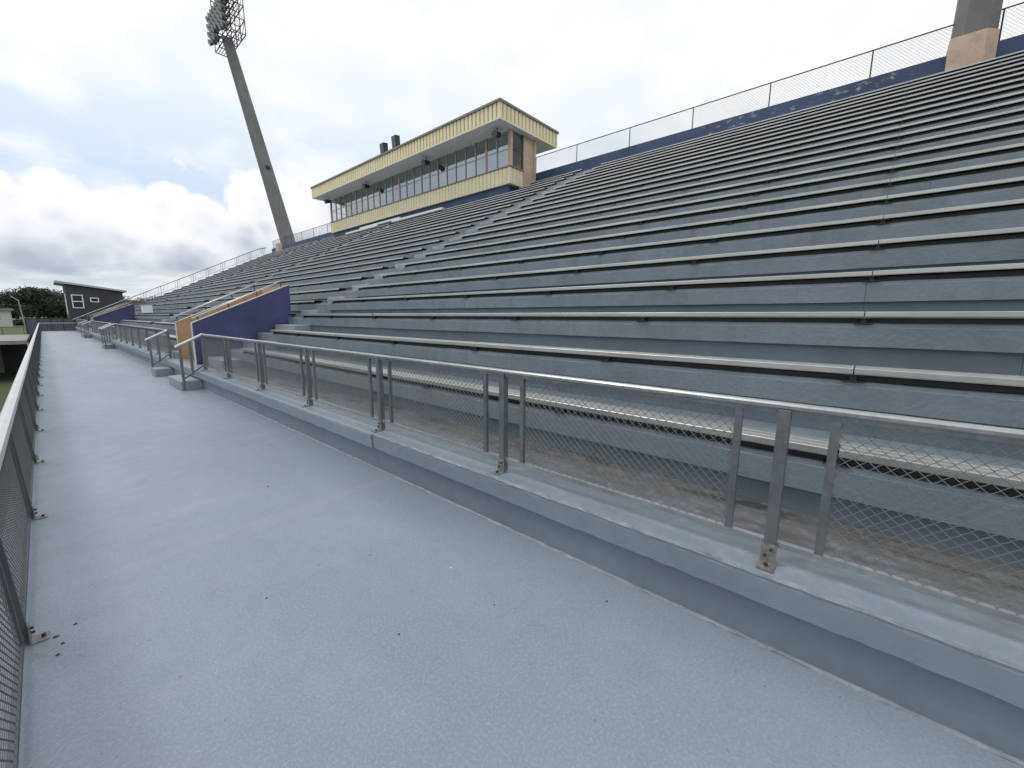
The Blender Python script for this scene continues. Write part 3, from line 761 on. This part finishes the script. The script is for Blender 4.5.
TR = [(-34, 122, 1.0, 0), (-27.5, 118, .95, 1), (-21, 124, 1.05, 2), (-15.5, 117, .95, 0), (-10.5, 120, .9, 1), (-6.5, 122, .86, 2), (-3.0, 116, 1.0, 1), (-.4, 113, 1.12, 0), (3.0, 116, 1.1, 2), (6.8, 112, 1.0, 0), (11, 117, 1.0, 1), (-24, 135, 1.0, 2), (-12, 134, 1.0, 0), (1, 132, 1.15, 2), (-5, 131, .95, 0), (16, 124, 1.0, 2)]
for i, (x, y, s, c) in enumerate(TR):
    t = thing('broadleaf_tree', 'dark green broadleaf tree in the tree line beyond the field', 'tree', (x * 2.55, 300 + (y - 115) * 1.5, -3.2), 'trees in the line beyond the field', rot=(0, 0, i * 1.3)); t.scale = (s * 2.2, s * 2.2, s * 1.72)
    link('trunk', trunks[i % 2], t); link('crown', crowns[c], t, (0, 0, 5.2))
    lb = 'part of the tree line'
# low shrubs under the trees
sm = crown_mesh(21, 1.6, 1.0, 2200)
for i in range(16):
    x = -30 + i * 2.3
    o = link('shrub', sm, None, (x * 2.6, 285 + (i % 3) * 2, -2.2), rot=(0, 0, i)); o.scale = (2.6, 2.6, 1.2); tag(o, 'low dark green shrub at the foot of the tree line', 'shrub', 'shrubs under the tree line')

# ------------------------------------------------------------------ world
W = bpy.data.worlds.new('World'); S.world = W; W.use_nodes = True; nt = W.node_tree
for n in list(nt.nodes): nt.nodes.remove(n)
out = nd(nt, 'ShaderNodeOutputWorld'); bg = nd(nt, 'ShaderNodeBackground'); nt.links.new(bg.outputs[0], out.inputs[0])
bg2 = nd(nt, 'ShaderNodeBackground')
SUN_EL, SUN_AZ = R(58), R(-35)      # azimuth from +Y towards +X
sky = nd(nt, 'ShaderNodeTexSky'); sky.sky_type = 'NISHITA'; sky.sun_disc = False
sky.sun_elevation = SUN_EL; sky.sun_rotation = SUN_AZ
tc = nd(nt, 'ShaderNodeTexCoord'); sp = nd(nt, 'ShaderNodeSeparateXYZ'); nt.links.new(tc.outputs['Generated'], sp.inputs[0])
X, Y, Z = sp.outputs
el = mathn(nt, 'MULTIPLY', mathn(nt, 'ARCSINE', Z), 57.2958)
az = mathn(nt, 'MULTIPLY', mathn(nt, 'ARCTAN2', X, Y), 57.2958)
def vec(a, b, c):
    n = nd(nt, 'ShaderNodeCombineXYZ')
    for i, v in enumerate((a, b, c)):
        if isinstance(v, (int, float)): n.inputs[i].default_value = v
        else: nt.links.new(v, n.inputs[i])
    return n.outputs[0]
def wn(v, s, d=6, r=.55): return noise(nt, v, s, d, r)
dirv = tc.outputs['Generated']
# high thin cloud: plane-projected noise
zz = mathn(nt, 'ADD', mathn(nt, 'MAXIMUM', Z, 0), .22)
pv = vec(mathn(nt, 'DIVIDE', X, zz), mathn(nt, 'DIVIDE', Y, zz), 0)
hi = wn(pv, 1.15, 6, .5); hi2 = wn(pv, 4.5, 5, .55)
blue = mixc(nt, maprange(nt, el, 13, 24, 0, 1), (.66, .78, .955), (.88, .935, .985))
white = mixc(nt, maprange(nt, hi2, .3, .7, 0, 1), (.94, .965, .985), (1.03, 1.03, 1.03))
left = mathn(nt, 'MULTIPLY', maprange(nt, az, 8, 32, 1, 0), maprange(nt, el, 15, 25, 1, .15))
cov = maprange(nt, mathn(nt, 'SUBTRACT', mathn(nt, 'ADD', hi, mathn(nt, 'MULTIPLY', hi2, .25)), mathn(nt, 'MULTIPLY', left, .09)), .50, .66, 0, 1)
upper = mixc(nt, cov, blue, white)
# cumulus bank
nz = wn(dirv, 7.0, 7, .55); nz2 = wn(dirv, 16, 6, .6); nbig = wn(dirv, 2.3, 4, .5)
vo = nd(nt, 'ShaderNodeTexVoronoi'); vo.feature = 'F1'; vo.inputs['Scale'].default_value = 13; 
nt.links.new(mixc(nt, .06, dirv, noise(nt, dirv, 9, 4)), vo.inputs['Vector'])
puff = maprange(nt, vo.outputs['Distance'], .1, .6, 1.6, -1.6)
vo2 = nd(nt, 'ShaderNodeTexVoronoi'); vo2.feature = 'F1'; vo2.inputs['Scale'].default_value = 34
nt.links.new(dirv, vo2.inputs['Vector']); puff = mathn(nt, 'ADD', puff, maprange(nt, vo2.outputs['Distance'], .1, .6, .6, -.6))
top = mathn(nt, 'ADD', mathn(nt, 'ADD', mathn(nt, 'ADD', 15.0, puff), maprange(nt, nbig, .35, .65, -3.0, 3.0)), maprange(nt, nz, .3, .7, -1.8, 1.8))
dd = mathn(nt, 'SUBTRACT', top, el)                       # degrees below the cloud top
dd = mathn(nt, 'ADD', dd, maprange(nt, nz2, .3, .7, -.8, .8))
cum = maprange(nt, dd, -.1, .9, 0, 1)
shade = mathn(nt, 'ADD', maprange(nt, dd, 1.0, 11.5, 0, 1.15), maprange(nt, nz, .35, .68, .13, -.13))
shade = mathn(nt, 'ADD', shade, maprange(nt, nz2, .3, .7, .12, -.12))
rmp = nd(nt, 'ShaderNodeValToRGB'); nt.links.new(shade, rmp.inputs[0])
cr = rmp.color_ramp; cr.elements[0].position = .1; cr.elements[0].color = (1.02, 1.02, 1.03, 1)
cr.elements[1].position = 1.0; cr.elements[1].color = (.46, .51, .59, 1)
e = cr.elements.new(.42); e.color = (.86, .885, .93, 1)
e = cr.elements.new(.68); e.color = (.64, .68, .76, 1)
sky_c = mixc(nt, cum, upper, rmp.outputs[0])
# pale strip under the cloud base
base_n = mathn(nt, 'ADD', el, maprange(nt, wn(vec(mathn(nt, 'MULTIPLY', az, .06), mathn(nt, 'MULTIPLY', el, .25), 0), 1.5, 5), .3, .7, -1.0, 1.0))
lowm = maprange(nt, base_n, 3.7, 4.5, 1, 0)
lown = wn(vec(mathn(nt, 'MULTIPLY', az, .12), mathn(nt, 'MULTIPLY', el, .5), 3), 1.6, 6)
lowc = mixc(nt, maprange(nt, lown, .35, .7, 0, 1), (.60, .66, .73), (.90, .92, .95))
sky_c = mixc(nt, lowm, sky_c, lowc)
nt.links.new(sky_c, bg2.inputs['Color']); bg2.inputs['Strength'].default_value = 1.06
nt.links.new(sky.outputs[0], bg.inputs['Color']); bg.inputs['Strength'].default_value = .05
mx = nd(nt, 'ShaderNodeMixShader'); mx.inputs[0].default_value = .95
nt.links.new(bg.outputs[0], mx.inputs[1]); nt.links.new(bg2.outputs[0], mx.inputs[2]); nt.links.new(mx.outputs[0], out.inputs[0])

sl = bpy.data.lights.new('Sun', 'SUN'); sl.energy = .9; sl.angle = R(14); sl.color = (1, .97, .92)
so = bpy.data.objects.new('sun', sl); COL.objects.link(so)
sd = Vector((math.sin(SUN_AZ) * math.cos(SUN_EL), math.cos(SUN_AZ) * math.cos(SUN_EL), math.sin(SUN_EL)))
so.rotation_euler = sd.to_track_quat('Z', 'Y').to_euler(); so.location = sd * 60

# ------------------------------------------------------------------ camera
cam = bpy.data.cameras.new('Camera'); co = bpy.data.objects.new('camera', cam); COL.objects.link(co)
cam.sensor_width = 36; cam.lens = 409.235 / 1024 * 36; cam.clip_end = 5000; cam.clip_start = .02
r_ = (0.6616482464, -0.7497992624, 0.0047606845); u_ = (0.1180456396, 0.1104332431, 0.9868483803); f_ = (0.7404639255, 0.6523845223, -0.1615784952)
co.matrix_world = Matrix(((r_[0], u_[0], -f_[0], 0), (r_[1], u_[1], -f_[1], 0), (r_[2], u_[2], -f_[2], 1.5), (0, 0, 0, 1)))
S.camera = co
S.render.resolution_x = 1024; S.render.resolution_y = 768
S.view_settings.view_transform = 'Standard'; S.view_settings.look = 'None'; S.view_settings.exposure = 0
S.cycles.use_denoising = True
S.cycles.max_bounces = 8; S.cycles.transparent_max_bounces = 16
